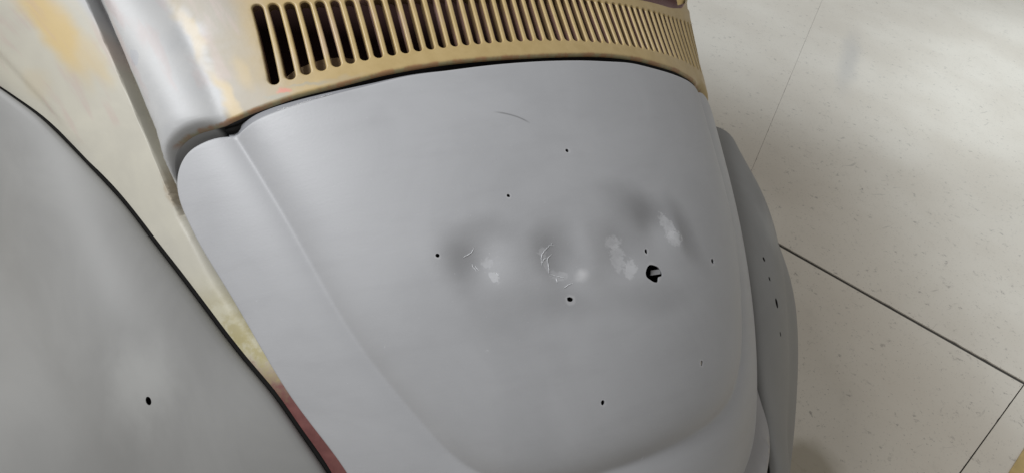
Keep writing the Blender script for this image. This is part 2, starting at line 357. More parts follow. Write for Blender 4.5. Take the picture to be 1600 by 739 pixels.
GUTTER = [(-40.7, .0002), (-43.56, -.0003), (-46.76, .0046), (-49.17, .0178), (-50.73, .039), (-51.43, .0572), (-51.8, .0776), (-51.95, .0995), (-51.35, .1269), (-50.48, .1677), (-49.3, .2169), (-47.89, .2545), (-46.6, .2854), (-44.9, .3222),
          (-42.0, .3783), (-38.75, .4385), (-36.9, .4741), (-34.6, .53), (-32.3, .582), (-30.0, .614), (-26.2, .636), (-20.7, .650), (-10, .661), (0, .664)]
STEP = [(-42.5, -.45), (-48.54, -.2889), (-50.4, -.2284), (-51.66, -.1736), (-52.52, -.116), (-52.93, -.0563), (-52.94, .0044), (-52.77, .0548), (-52.6, .0849), (-52.4, .0981), (-52.2, .14)]
SEAM = [(-83.5, -.335), (-80.29, -.2821), (-76.97, -.2382), (-74.1, -.1996), (-72.09, -.1676), (-69.6, -.128), (-67.45, -.0827), (-63.92, -.0123), (-60.78, .057), (-58.5, .1104), (-55.39, .1725), (-51.8, .2436), (-47.7, .3187), (-44.7, .3656), (-42.3, .4113), (-39.15, .4747),
        (-36.9, .5346), (-34.8, .575), (-32.8, .62), (-31.0, .68), (-29.7, .78)]
SLOT_B = np.array([-33.01, -30.9, -28.9, -26.95, -25.05, -23.28, -21.51, -19.77, -18.06, -16.39, -14.73, -13.12, -11.52, -9.94, -8.38, -6.8, -5.25, -3.73, -2.19, -.64, .88, 2.41, 3.93, 5.47, 6.98, 8.44, 9.92, 11.43, 12.96, 14.5, 16.03, 17.52, 19.0, 20.58, 22.2, 23.76, 25.35, 27.02, 28.76, 30.55, 32.4, 34.3, 36.25, 38.25, 40.3, 42.4, 44.6, 46.9, 49.3])
SLOT_BS = np.interp(np.arange(49), [0, 2, 6, 12, 20, 25, 30, 35, 40, 48], [-.0405, -.0433, -.0462, -.0478, -.0484, -.0478, -.0468, -.0452, -.0445, -.0452])
_tk = [0, 1, 2, 3, 4, 5, 28, 30, 32, 34, 36, 38, 40, 42, 44, 48]
SLOT_T = spline(_tk, [-31.15, -29.28, -27.43, -25.61, -23.88, -22.13, 13.46, 16.4, 19.52, 22.55, 25.59, 29.0, 32.47, 36.0, 39.8, 47.6])(np.arange(49.))
SLOT_TS = spline(_tk, [-.1456, -.1422, -.1393, -.1367, -.1345, -.1322, -.1198, -.1203, -.1213, -.1228, -.1242, -.1264, -.1288, -.1325, -.1383, -.150])(np.arange(49.))

def sym(left):                       # left half (ending on the centre line) -> both halves
    L = to2(left); return np.r_[L, mirror(L)[1:]]
lid_half = np.r_[to2(LID_TOP)[::-1], to2(LID_LEFT)[1:]]
open_half = np.r_[to2(COWL_LOW)[::-1], to2(GUTTER)[1:]]
def closed_from_half(h, step):
    h = resample(h, step); return np.r_[h, mirror(h)[1:-1]]

# ------------------------------------------------------------------ relief of the panels
_st = np.array(STEP); _fold = np.array([(-68.4, -.2663), (-67.6, -.2268), (-67.1, -.1771), (-66.35, -.1358), (-65.24, -.0816), (-64, -.04)])
def body_delta(P, dO):
    s = P[:, 1]; ap = -np.abs(P[:, 0])/KU/RAD
    K = .49*RAD
    ds = (ap-np.interp(s, _st[:, 1], _st[:, 0]))*K
    ds = np.where(s > .085, np.minimum(ds, .099-s), ds)
    lev = np.interp(s, [-.3, .1, .3, .42], [.012, .012, .010, .006])
    q = smooth01(ds, -.0020, .0120*np.interp(s, [-.02, .06], [1, .45]))
    gw = np.interp(s, [-.02, .06], [.030, .010])
    d = -lev*(1-q)-.033*smooth01(ds, -.0022, .0012)*(1-smooth01(ds, .0012, gw))*np.interp(s, [.06, .10], [1, .3])
    d -= .006*q*(1-smooth01(ds, .0, .032))
    uu = np.clip((-41.2-ap)/11., 0, 1)
    d += q*.011*np.sin(np.pi*uu)**.9*np.interp(s, [-.02, .07], [1, .5])*np.where(P[:, 0] > 0, .2, 1)
    fd = (np.interp(s, _fold[:, 1], _fold[:, 0])-ap)*K
    d += -.0035*smooth01(fd, 0, .012)*np.interp(s, [-.09, -.03], [1, 0])*(1-q)
    d += np.interp(s, [-.3, -.02, .1], [.012, .010, 0])*smooth01(-ds, .0, .16)
    d += .030*smooth01(s, .53, .66)*smooth01(dO, .003, .022)
    d -= np.where(P[:, 0] > 0, .055, 0)*smooth01(-ds, 0, .10)*np.interp(s, [.0, .12], [1, 0])
    side = smooth01(-ap, 39.5, 44)
    d -= side*np.interp(s, [.08, .2, .36], [.013, .010, .003])*np.clip(1-dO/.014, 0, 1)**2+(1-side)*.003*np.clip(1-dO/.004, 0, 1)**2
    return d
crease_line = sym(CREASE)
crease_poly = np.r_[crease_line, [[crease_line[-1][0], -.5], [crease_line[0][0], -.5]]]
def lid_delta(P, dE):
    d = dist_poly(P, resample(crease_line, .01)); ins = inside(P, crease_poly)
    s = P[:, 1]; d = np.sqrt(d*d+.0032**2)-.0032
    k = np.interp(s, [0, .35, .5], [1, .95, .8])
    k = k*(1-smooth01(P[:, 0], .08, .34)*np.interp(s, [.30, .47], [.72, 0]))
    out = -.0120*np.exp(-d/.028); inn = -.0120+.0160*(1-np.exp(-d/.022))
    h = np.where(ins, inn, out)*k
    ph = P[:, 0]
    for (p, sv, r1, r2, dp) in ((-17.3, .248, .024, .028, -.0058), (-7.6, .264, .022, .034, -.0064), (1.6, .268, .026, .034, -.0052), (8.3, .248, .028, .030, -.0050), (12.4, .260, .012, .026, .0022), (-12.6, .245, .02, .035, .0018), (-3.2, .262, .016, .035, .0018), (-21.5, .235, .02, .04, .0012),
                            (-4.4, .29, .014, .014, .0012), (6, .37, .09, .05, .0015)):
        u, v = UV(p, sv); h += dp*np.exp(-(((ph-u)/r1)**2+((s-v)/r2)**2))
    h -= .0022*np.clip(1-dE/.0030, 0, 1)**2
    return h

# materials made once
M_LID = mat_lid(); M_BODY = mat_body()
M_BLACK = plain('black_rubber', (.010, .0095, .009), .95, 60, .2, .15)
M_DARK = plain('interior_shade_dark', (.026, .0135, .012), .95, 30, .3, .05)  # near-black colour standing in for unlit interior shade
M_MAROON = plain('maroon_window_channel', (.20, .10, .095), .5, 25, .35)
M_BAFFLE = plain('tan_baffle', (.20, .13, .06), .6, 20, .3)
M_BARE = plain('bare_metal', (.40, .40, .41), .35, 90, .2); M_FLAKE = plain('lifted_primer_flake', (.66, .67, .69), .4, 300, .15)
M_FLANGE = plain('flange_primer', (.20, .205, .22), .6)
M_TYRE = plain('tyre_rubber', (.02, .02, .02), .8)

# ------------------------------------------------------------------ floor
def floor_tiles():
    base = mesh_obj('floor', [(-12, -12, -.0045), (14, -12, -.0045), (14, 14, -.0045), (-12, 14, -.0045)], [(0, 1, 2, 3)], plain('joint_filler', (.045, .04, .033), .9, 60, .4), smooth=False)
    base['kind'] = 'structure'
    mf = mat_floor()
    A0, A1 = np.array([1.436, .697]), np.array([1.842, -.053]); dA = (A1-A0)/np.linalg.norm(A1-A0); nA = np.array([-dA[1], dA[0]])   # nA points to the far side
    if nA @ (np.array([3.65, 2.45])-A0) < 0: nA = -nA
    B0, B1 = np.array([1.667, 1.058]), np.array([3.65, 2.449]); C0, C1 = np.array([1.836, -.057]), np.array([1.297, -.17]); D0, D1 = np.array([1.585, -.199]), np.array([1.448, -.228])
    def meet(p, d, q, e): t = np.linalg.solve(np.c_[d, -e], q-p); return p+d*t[0]
    bp = meet(A0, dA, B0, B1-B0); dB = (B1-B0)/np.linalg.norm(B1-B0); dC = (C1-C0)/np.linalg.norm(C1-C0); cp = meet(A0, dA, C0, dC)
    wa = .0085
    R = 16
    perp = lambda v: np.array([-v[1], v[0]])
    far = lambda p, d: p+d*R
    # polygons described by their corner near the joint crossing and two outward directions
    def slab(corner, e1_, e2_, inset1, inset2, nm='floor_slab'):
        n1 = perp(e1_); n1 = n1 if n1 @ e2_ > 0 else -n1; n2 = perp(e2_); n2 = n2 if n2 @ e1_ > 0 else -n2
        c0 = meet(corner+n1*inset1, e1_, corner+n2*inset2, e2_)
        # ragged arris along both joint edges
        def edge(dirv, nn, amp):
            t = np.r_[np.arange(0, 4, .02), np.linspace(4, R, 8)]
            j = np.cumsum(rng.normal(0, .35, len(t))); j = np.abs(j-np.interp(t, t, np.linspace(j[0], j[-1], len(t))))/6; j = np.minimum(j, 1)+(rng.random(len(t)) < .04)*rng.random(len(t))*2
            j[0] = 0
            return [c0+dirv*tt+nn*amp*jj for tt, jj in zip(t, j)]
        ea = edge(e1_, n1, .0022 if inset1 > .004 else .0005); eb = edge(e2_, n2, .0022 if inset2 > .004 else .0005)
        poly = ea+[ea[-1]+e2_*R]+eb[::-1][:-1]
        poly = np.array(poly); ar = np.sum(poly[:, 0]*np.roll(poly[:, 1], -1)-np.roll(poly[:, 0], -1)*poly[:, 1])
        if ar < 0: poly = poly[::-1]
        n = len(poly); top = np.c_[poly, np.zeros(n)]; low = np.c_[poly, np.full(n, -.004)]
        F = [tuple(range(n))]+[(i, n+i, n+(i+1) % n, (i+1) % n) for i in range(n)]
        o = mesh_obj(nm, np.r_[top, low], F, mf, base, smooth=False); return o
    slab(bp, dA, dB, wa, .0004); slab(bp, -dA, dB, wa, .0004)
    slab(cp, -dA, dC, wa, .0016); slab(cp, dA, dC, wa, .0016)
    # ochre strip beyond the last joint in the corner of the floor
    dD = (D1-D0)/np.linalg.norm(D1-D0); nD = perp(dD); nD = nD if nD @ np.array([0, -1.]) > 0 else -nD
    q = [D0-dD*6, D0+dD*1.5, D0+dD*1.5+nD*.5, D0-dD*6+nD*.5]
    V = [(*p, .0035) for p in q]+[(*p, -.001) for p in q]
    F = [(0, 1, 2, 3), (3, 2, 1, 0)][:1] if ((q[1]-q[0])[0]*(q[2]-q[1])[1]-(q[1]-q[0])[1]*(q[2]-q[1])[0]) > 0 else [(3, 2, 1, 0)]
    F += [(i, (i+1) % 4, 4+(i+1) % 4, 4+i) for i in range(4)]
    mesh_obj('painted_line', V, F, plain('ochre_floor_paint', (.42, .30, .11), .55, 30, .3), base, smooth=False)
floor_tiles()

# ------------------------------------------------------------------ the car
car = empty('car', (0, .5, 0))
car['label'] = 'old car in grey primer and sanded tan paint, seen at its bare engine lid'; car['category'] = 'car'
def child(o, parent):
    o.parent = parent; 
    if parent is car: o.matrix_parent_inverse = Matrix.Translation((0, -.5, 0))
    return o

# --- body shell with the slotted cowl
opening = closed_from_half(open_half, .008)
seam2 = resample(to2(SEAM), .012)
outline = np.r_[seam2, mirror(seam2)]
xt = np.linspace(-seam2[0][0], seam2[0][0], 80)[1:-1]
TOPS = -.165
# top edge: window aperture edge above the slots, rising to the shoulders
def s_top(U): 
    p = U/KU/RAD
    return np.interp(p, [-90, -58, -50, -42, -33, -20, 0, 25, 33, 38, 44, 50, 58, 90], [-.35, -.35, -.32, -.275, -.225, -.17, -.150, -.1445, -.1535, -.160, -.18, -.25, -.33, -.34])
seam_top = np.c_[xt, s_top(xt)]
# outline: left seam downwards, bottom, right seam upwards, top edge right to left
outline = np.r_[seam2, mirror(seam2), seam_top]
RS = .30*np.gradient(SLOT_B)*RAD*KU; RS[30:] = np.minimum(RS[30:], RS[30]*1.15)
slots = []
for i in range(49):
    A = np.array(UV(SLOT_T[i], SLOT_TS[i])); B = np.array(UV(SLOT_B[i], SLOT_BS[i])); slots.append((A, B))
def capsule(A, B, r, na=9, ns=14):
    d = (B-A)/np.linalg.norm(B-A); n = np.array([-d[1], d[0]])
    pts = [A+n*r+(B-A)*t for t in np.linspace(0, 1, ns)]
    pts += [B+r*(n*math.cos(a)+d*math.sin(a)) for a in np.linspace(0, math.pi, na)[1:-1]]
    pts += [B-n*r+(A-B)*t for t in np.linspace(0, 1, ns)]
    pts += [A-r*(n*math.cos(a)+d*math.sin(a)) for a in np.linspace(0, math.pi, na)[1:-1]]
    return np.array(pts)
def slot_dist(P):
    best = np.full(len(P), 1e9)
    for (A, B), r in zip(slots, RS):
        ab = B-A; t = np.clip(((P-A)@ab)/(ab@ab), 0, 1); np.minimum(best, np.hypot(*(P-A-t[:, None]*ab).T)-r, out=best)
    return best
slot_loops = [capsule(A, B, r) for (A, B), r in zip(slots, RS)]
ring_loops = [capsule(A, B, r+o_*r/.0047) for (A, B), r in zip(slots, RS) for o_ in (.0005, .0011, .0019)]
extra = []
for o_ in (.001, .002, .0035, .0055, .008, .011, .0145): extra.append(offset_loop(opening, -o_))
sl2 = resample(to2(STEP[1:]), .005); nrm = np.gradient(sl2, axis=0); nrm = np.c_[-nrm[:, 1], nrm[:, 0]]/np.linalg.norm(nrm, axis=1, keepdims=True)
for o_ in (-.008, -.005, -.0032, -.0024, -.0016, -.0008, 0., .0008, .0016, .003, .005, .0075, .0105, .014):
    q = sl2+nrm*o_; extra.append(q); extra.append(q*[-1, 1])
gx, gy = np.meshgrid(np.arange(-.92, .92, .008), np.arange(-.38, .80, .008)); gx[::2] += .004
grid = np.c_[gx.ravel(), gy.ravel()]
def keep(P, tol_slot=.004, tol=.0035):
    k = inside(P, outline) & ~inside(P, opening); P = P[k]
    k = (dist_poly(P, outline, True) > tol) & (slot_dist(P) > tol_slot) & (dist_poly(P, opening, True) > tol); return P[k]
g = keep(grid, .0046, .016)
g = g[np.minimum(dist_poly(g, sl2), dist_poly(g, sl2*[-1, 1])) > .017]
rest = np.concatenate(extra); rest = keep(rest, .0046, .0008)
V2, F2 = cdt([outline, opening]+slot_loops, np.concatenate([g, rest]), ring_loops)
def body_pos(P):
    dO = dist_poly(P, opening, True); dS = slot_dist(P)
    d = body_delta(P, dO)
    rr = .0026; x = np.clip(dS, 0, rr); d = d-(rr-np.sqrt(np.maximum(rr*rr-(rr-x)**2, 0)))*(dS < rr)
    return on_surface(P, d), np.minimum(dO, 1.), dS
P3, eO, eS = body_pos(V2)
F2 = F2[:, ::-1]            # face outwards
NR = vnormals(P3, F2)
if (NR*SN(V2[:, 0]/KU, V2[:, 1])).sum() < 0: F2 = F2[:, ::-1]; NR = -NR
attr = np.minimum(eO, 1.)
# bars between the slots become pieces of their own
def bar_index(C):
    t = np.empty(len(C)); idx = np.full(len(C), -1)
    for i in range(48):
        A1_, B1_ = slots[i]; A2_, B2_ = slots[i+1]
        s1 = (C[:, 1]-A1_[1])/(B1_[1]-A1_[1]); s2 = (C[:, 1]-A2_[1])/(B2_[1]-A2_[1])
        x1 = A1_[0]+(B1_[0]-A1_[0])*s1; x2 = A2_[0]+(B2_[0]-A2_[0])*s2
        k = (s1 > 0) & (s1 < 1) & (s2 > 0) & (s2 < 1) & (C[:, 0] > x1) & (C[:, 0] < x2); idx[k] = i
    return idx
bi = bar_index(V2[F2].mean(1))
def sub(Vs, Fs, *arrs):
    u = np.unique(Fs); rm = np.full(len(Vs), -1); rm[u] = np.arange(len(u)); return (Vs[u], rm[Fs])+tuple(a[u] for a in arrs)
def wall_strip(L, depth, dinfo, flare=0.):
    """vertical wall below a 2D loop; returns V,F,uv,attr"""
    n = len(L); P = dinfo(L); N = SN(L[:, 0]/KU, L[:, 1]); Q = P-N*depth
    V = np.r_[P, Q]; F = [(i, (i+1) % n, n+(i+1) % n, n+i) for i in range(n)]
    return V, F
walls = [[] for _ in range(49)]    # wall quads gathered per bar; index 48 = stays with the shell
for L in slot_loops:
    V, F = wall_strip(L, .011, lambda q: body_pos(q)[0])
    cen = L.mean(0); mid = (L+np.roll(L, -1, 0))/2; out = mid-cen; 
    nn = np.roll(L, -1, 0)-L; nn = np.c_[nn[:, 1], -nn[:, 0]]/np.linalg.norm(nn, axis=1, keepdims=True); sg = np.sign((nn*out).sum(1))[:, None]
    b_i = bar_index(mid+nn*sg*.002)
    for j, q in enumerate(F): walls[b_i[j]].append((V[list(q)], np.array([L[j], L[(j+1) % len(L)], L[(j+1) % len(L)], L[j]])))
def add_walls(Vs, Fs, Ns, uv_, at_, wl):
    Vs = list(Vs); F = [tuple(q) for q in Fs]; Ns = list(Ns); uv_ = list(uv_); at_ = list(at_)
    for q4, uv4 in wl:
        k = len(Vs); n = np.cross(q4[1]-q4[0], q4[3]-q4[0]); n /= max(np.linalg.norm(n), 1e-12)
        Vs += list(q4); Ns += [n]*4; uv_ += list(uv4); at_ += [-1.]*4; F.append((k, k+1, k+2, k+3))
    return Vs, F, Ns, uv_, at_
k = bi < 0
Vs, Fs, Ns, us, as_ = sub(P3, F2[k], NR, V2, attr)
wl = walls[-1]
Vs, Fs, Ns, us, as_ = add_walls(Vs, Fs, Ns, us, as_, walls[48])
# folded edges: gutter round the lid opening, window edge, seam edge
def loft(rows2, deltas):
    pts = [on_surface(r, d) for r, d in zip(rows2, deltas)]; return pts
def add_loft(pts, uv_rows, closed, Vs, Fs, Ns, us, as_, at_val=.0):
    n = len(pts[0]); k = len(Vs); m_ = len(pts)
    allV = np.concatenate(pts); FF = []
    for r in range(m_-1):
        for i in range(n if closed else n-1):
            j = (i+1) % n; FF.append((r*n+i, r*n+j, (r+1)*n+j, (r+1)*n+i))
    tri = np.array([(a, b, c) for a, b, c, d in FF]+[(a, c, d) for a, b, c, d in FF])
    N = vnormals(allV, tri)
    out = SN(np.concatenate(uv_rows)[:, 0]/KU, np.concatenate(uv_rows)[:, 1])
    if (N*out).sum() < 0: FF = [q[::-1] for q in FF]; N = -N
    Vs += list(allV); Ns += list(N); us += list(np.concatenate(uv_rows)); as_ += [at_val]*len(allV)
    Fs += [tuple(k+x for x in q) for q in FF]
d_edge = body_delta(opening, np.zeros(len(opening)))
r0_, r1_, r2_, r3_ = opening, offset_loop(opening, .0006), offset_loop(opening, .003), offset_loop(opening, .022)
add_loft(loft([r0_, r1_], [d_edge, d_edge-.002]), [r0_, r1_], True, Vs, Fs, Ns, us, as_)
add_loft(loft([r1_, r2_, r3_], [d_edge-.002, d_edge-.016, np.minimum(d_edge-.020, -.026)]), [r1_, r2_, r3_], True, Vs, Fs, Ns, us, as_, -2.)
for sd in (seam2, mirror(seam2)):
    dsk = body_delta(sd, np.full(len(sd), 1.)); add_loft(loft([sd, sd, sd], [dsk, dsk-.012, dsk-.045]), [sd, sd, sd], False, Vs, Fs, Ns, us, as_, 1.)
tl = seam_top[(seam_top[:, 0] < 47*RAD*KU) & (seam_top[:, 0] > -62*RAD*KU)]; dt = body_delta(tl, np.full(len(tl), 1.))
shell = child(mesh_obj('body_shell', Vs, Fs, M_BODY, None, us, Ns, as_), car)
for i in range(48):
    kk = bi == i
    if not kk.any(): continue
    Vb, Fb, Nb, ub, ab = sub(P3, F2[kk], NR, V2, attr)
    Vb, Fb, Nb, ub, ab = add_walls(Vb, Fb, Nb, ub, ab, walls[i])
    child(mesh_obj('louvre_bar', Vb, Fb, M_BODY, None, ub, Nb, ab), shell)
# window channel above the slots
up = np.array([0, -1.]); rows = [tl, tl+up*.001, tl+up*.002, tl+up*.028, tl+up*.034]
Vw, Fw, Nw, uw, aw = [], [], [], [], []
add_loft(loft(rows, [dt, dt-.006, dt-.014, dt-.016, dt+.004]), rows, False, Vw, Fw, Nw, uw, aw)
child(mesh_obj('window_channel', Vw, Fw, M_MAROON, None, uw, Nw), car)

# --- engine lid
lid_loop = closed_from_half(lid_half, .006)
def ellipse_hole(p, s, a, b, ang=0., n=14, jag=.0):
    u, v = UV(p, s); t = np.arange(n)/n*2*math.pi; x = a*np.cos(t)*(1+jag*rng.normal(size=n)); y = b*np.sin(t)*(1+jag*rng.normal(size=n))
    return np.c_[u+x*math.cos(ang)-y*math.sin(ang), v+x*math.sin(ang)+y*math.cos(ang)]
hole_loops = [ellipse_hole(-1.13, .1301, .0025, .0025), ellipse_hole(-11.05, .1763, .0022, .0022, 0, 14, .08), ellipse_hole(-21.42, .2312, .0024, .0024), ellipse_hole(18.97, .3151, .0040, .0036), ellipse_hole(-7.56, .3128, .0040, .0029, .3, 16, .07),
              ellipse_hole(5.5, .2779, .0026, .0032, .2), ellipse_hole(10.19, .4344, .0028, .0034, .1), ellipse_hole(-6.6, .4373, .0026, .0030, .2)]
BIG = resample(np.r_[to2([(4.22, .3035), (4.66, .2984), (5.37, .2955), (6.03, .2975), (6.61, .3012), (6.85, .3056), (6.84, .3128), (6.19, .3133), (5.88, .3177), (5.15, .318), (4.52, .3133), (4.13, .3083)]), to2([(4.22, .3035)])], .0011)[:-1]
hole_loops.append(BIG)
extra = [offset_loop(lid_loop, o_) for o_ in (.0007, .0015, .0024, .0034, .006)]
cl2 = resample(crease_line, .005); nrm = np.gradient(cl2, axis=0); nrm = np.c_[-nrm[:, 1], nrm[:, 0]]/np.linalg.norm(nrm, axis=1, keepdims=True)
for o_ in (-.009, -.006, -.004, -.002, 0, .002, .004, .006, .009): extra.append(cl2+nrm*o_)
for H in hole_loops:
    for o_ in (.0008, .002, .004): extra.append(offset_loop(H, -o_))
gx, gy = np.meshgrid(np.arange(-.55, .55, .0052), np.arange(-.02, .67, .0052)); gx[::2] += .0026
g = np.c_[gx.ravel(), gy.ravel()]
g = g[inside(g, lid_loop)]; g = g[(dist_poly(g, lid_loop, True) > .0085) & (dist_poly(g, cl2[::3]) > .0105)]
for H in hole_loops: g = g[np.hypot(*(g-H.mean(0)).T) > .0115 if H is BIG else np.hypot(*(g-H.mean(0)).T) > .0065]
rest = np.concatenate(extra); rest = rest[inside(rest, lid_loop)]; rest = rest[dist_poly(rest, lid_loop, True) > .0005]
for H in hole_loops: rest = rest[~inside(rest, H)]
V2, F2 = cdt([lid_loop]+hole_loops, np.concatenate([g, rest]))
def lid_pos(P): return on_surface(P, lid_delta(P, dist_poly(P, lid_loop, True)))
P3 = lid_pos(V2); NR = vnormals(P3, F2)
if (NR*SN(V2[:, 0]/KU, V2[:, 1])).sum() < 0: F2 = F2[:, ::-1]; NR = -NR
Vs, Fs, Ns, us, as_ = list(P3), [tuple(q) for q in F2], list(NR), list(V2), [0.]*len(P3)
for L, dep in [(lid_loop, .007)]+[(H, .0022) for H in hole_loops]:
    d_ = lid_delta(L, np.zeros(len(L)) if L is lid_loop else dist_poly(L, lid_loop, True))
    inn = offset_loop(L, .010) if L is lid_loop else offset_loop(L, -.003)
    add_loft(loft([L, L, inn], [d_, d_-dep, d_-dep-(.001 if L is lid_loop else 0)]), [L, L, inn], True, Vs, Fs, Ns, us, as_)
lid = child(mesh_obj('engine_lid', Vs, Fs, M_LID, None, us, None), car)
# flange strip standing out under the upper left edge
ft = resample(to2([(-41.5, .0142)]+LID_TOP[:8]), .006); pw = ft[:, 0]/KU/RAD; wd = np.interp(pw, [-42.2, -40, -34, -28, -22, -12], [.0095, .0095, .0082, .0062, .0040, .002])
o1 = ft-np.c_[0*wd, wd]; dl = lid_delta(ft, np.zeros(len(ft)))
Vw, Fw, Nw, uw, aw = [], [], [], [], []
add_loft(loft([ft+[0, .003], o1, o1], [dl-.0028, dl-.0032, dl-.010]), [ft+[0, .004], o1, o1], False, Vw, Fw, Nw, uw, aw)
child(mesh_obj('lid_flange', Vw, Fw, M_FLANGE, None, uw, Nw), lid)
# bent latch tab behind the large hole
tb = to2([(5.8, .3022), (6.9, .3040), (6.75, .3100), (5.5, .3082)]); d_ = lid_delta(tb, np.full(4, 1.))
q = on_surface(tb, d_+np.array([-.006, -.0012, -.0012, -.006])); q2 = on_surface(tb, d_+np.array([-.0075, -.0027, -.0027, -.0075]))
child(mesh_obj('latch_tab', np.r_[q, q2], [(0, 1, 2, 3), (7, 6, 5, 4), (0, 4, 5, 1), (1, 5, 6, 2), (2, 6, 7, 3), (3, 7, 4, 0)], plain('dull_tab_metal', (.17, .17, .175), .45), None, smooth=False), lid)
# lifted flakes on the repairs and the chipped upper edge
def flake(pts, r, lift=.0006, mat=None, jag=.00016):
    P2 = resample(to2(pts), .0012); P2 = P2+rng.normal(0, jag, P2.shape); n = len(P2)
    t = np.linspace(0, 1, n); rr = r*(.25+.75*np.sin(np.pi*np.clip(t, .03, .97))**.6)*(.6+.8*rng.random(n))
    path = on_surface(P2, lid_delta(P2, dist_poly(P2, lid_loop, True))+lift)
    V, F = tube(path, rr, 5); child(mesh_obj('primer_flake', V, F, mat or M_FLAKE, None), lid)
for L in ([(-17.04, .2282), (-17.25, .2326), (-17.66, .2357), (-18.13, .2372), (-18.65, .2393)], [(-17.74, .2475), (-17.81, .2513), (-17.64, .2544), (-17.53, .2579)], [(-17.5, .2500), (-17.42, .2535), (-17.2, .2570)], [(-15.45, .2636), (-15.35, .2655), (-15.22, .2683)],
          [(-7.42, .2422), (-8.22, .2468), (-9.33, .2551), (-9.71, .2665)], [(-7.5, .2435), (-7.7, .2450), (-7.3, .2462)], [(-7.9, .2557), (-8.7, .2608), (-8.82, .2683), (-9.15, .2771)], [(-9.08, .2781), (-8.31, .2823), (-7.24, .2868)], [(-8.33, .2838), (-8.42, .2870), (-8.47, .2906)],
          [(-9.5, .2640), (-9.2, .2600), (-8.8, .2590)], [(-7.9, .2985), (-7.2, .2960), (-6.6, .2950)]):
    flake(L, .00036, .0003)
for L in ([(-34.0, .0034), (-33.2, .0031), (-32.26, .0030)], [(-32.0, .0028), (-30.8, .0018), (-29.4, .0004)], [(-29.2, .0003), (-28.0, -.0003), (-26.8, -.0010)], [(-33.4, .0050), (-32.5, .0046), (-31.7, .0040)]):
    flake(L, .0007, -.0006, M_BARE, .0003)

# --- black lid seal in the gap under the cowl lip
sp2 = np.r_[to2([(-41.6, .0005)]), to2(COWL_LOW)]; sp2 = resample(np.r_[sp2, mirror(sp2)[1:]], .01)+[0, .004]
V, F = tube(on_surface(sp2, np.full(len(sp2), -.016)), .0055, 8)
child(mesh_obj('lid_seal', V, F, M_BLACK, None), car)
# --- tan baffle showing through the first slots
bt = spline([-33, -31.3, -28, -25.5, -22, -19.5, -16, 10, 46], [-.048, -.060, -.0705, -.073, -.064, -.054, -.050, -.050, -.050])
pb = np.linspace(-33, 46, 90); top = to2(np.c_[pb, bt(pb)]); low = to2(np.c_[pb, np.full(90, -.016)])
Vw, Fw, Nw, uw, aw = [], [], [], [], []
add_loft(loft([top, top+[0, .004], low], [np.full(90, -.034), np.full(90, -.024), np.full(90, -.018)]), [top, top+[0, .004], low], False, Vw, Fw, Nw, uw, aw)
child(mesh_obj('air_baffle', Vw, Fw, M_BAFFLE, None, uw, Nw), car)
# --- cabin above and ahead of the frame: its roof throws the shadow on the floor
yy = np.array([.80, .88, 1.0, 1.2, 1.5, 1.8, 2.1, 2.3]); zt = np.array([1.16, 1.27, 1.37, 1.46, 1.50, 1.49, 1.42, 1.30]); hw = np.array([.44, .47, .50, .52, .53, .53, .51, .48])
an = np.linspace(-90, 90, 25)*RAD; Vc = []
for y_, z_, h_ in zip(yy, zt, hw):
    top_ = [(min(h_, .50)*math.copysign(abs(math.sin(a))**.75, math.sin(a)), y_, .98+(z_-.98)*abs(math.cos(a))**.55) for a in an]
    Vc += [(-.50, y_, .32), (-.50, y_, .65)]+top_+[(.50, y_, .65), (.50, y_, .32)]
Fc = [(r*29+i, r*29+i+1, (r+1)*29+i+1, (r+1)*29+i) for r in range(7) for i in range(28)]
child(mesh_obj('cabin_shell', Vc, Fc, M_FLANGE, None), car)
# --- dark sheet added under the shell, standing in for the shade inside
pu = np.linspace(-70, 70, 29)*RAD; pv = np.linspace(-.30, .78, 24)
G = S(pu[None, :], pv[:, None]); Nn = SN(np.broadcast_to(pu[None, :], (24, 29)), np.broadcast_to(pv[:, None], (24, 29)))
G = (G-Nn*.09).reshape(-1, 3); F = [(r*29+i, r*29+i+1, (r+1)*29+i+1, (r+1)*29+i) for r in range(23) for i in range(28)]
child(mesh_obj('bay_shade_sheet', G, F, M_DARK, None), car)

# --- fenders
_sm = to2(SEAM)[:16]
seam3 = np.r_[on_surface(_sm, body_delta(_sm, np.full(16, 1.))), np.array([(-.331, .053, .583), (-.322, .012, .553), (-.315, -.032, .520), (-.311, -.075, .480), (-.309, -.10, .42), (-.312, -.11, .33)])]
_sl = np.r_[0, np.cumsum(np.linalg.norm(np.diff(seam3, axis=0), axis=1))]; seam_ev = spline(_sl, seam3); SLEN = _sl[-1]
_sec = np.array([(.002, -.016), (.004, -.006), (.012, .001), (.035, .003), (.075, -.004), (.12, -.022), (.17, -.058), (.22, -.110), (.26, -.175), (.285, -.26), (.295, -.35), (.290, -.44)])
_wl = np.r_[0, np.cumsum(np.linalg.norm(np.diff(_sec, axis=0), axis=1))]; sec_ev = spline(_wl, _sec); WLEN = _wl[-1]
_tn = np.array([0, .2, .4, .6, .8, 1.]); _fk = spline(_tn, [.7525, .3532, -.1215, .294, .7233, .8083]); _fh = spline(_tn, [.1316, .4562, .70, .73, .70, .68])
def fender_pos(P2, sgn):
    t, wv = P2[:, 0], P2[:, 1]; B = seam_ev(t); sc = sec_ev(wv)
    a = np.interp(t/SLEN, [0, .5, .85, 1], [-8, -27, -42, -55])*RAD
    h = sc[:, 0]*_fh(t/SLEN)*(1+.35*smooth01(wv, .25, .48))
    X = np.c_[B[:, 0]-np.cos(a)*h, B[:, 1]+np.sin(a)*h, np.maximum(B[:, 2]+sc[:, 1]-np.maximum(h-.01, 0)*_fk(t/SLEN), .14)]
    X[:, 0] *= -sgn
    return X
HOLE_UV = (.5867, .1575)
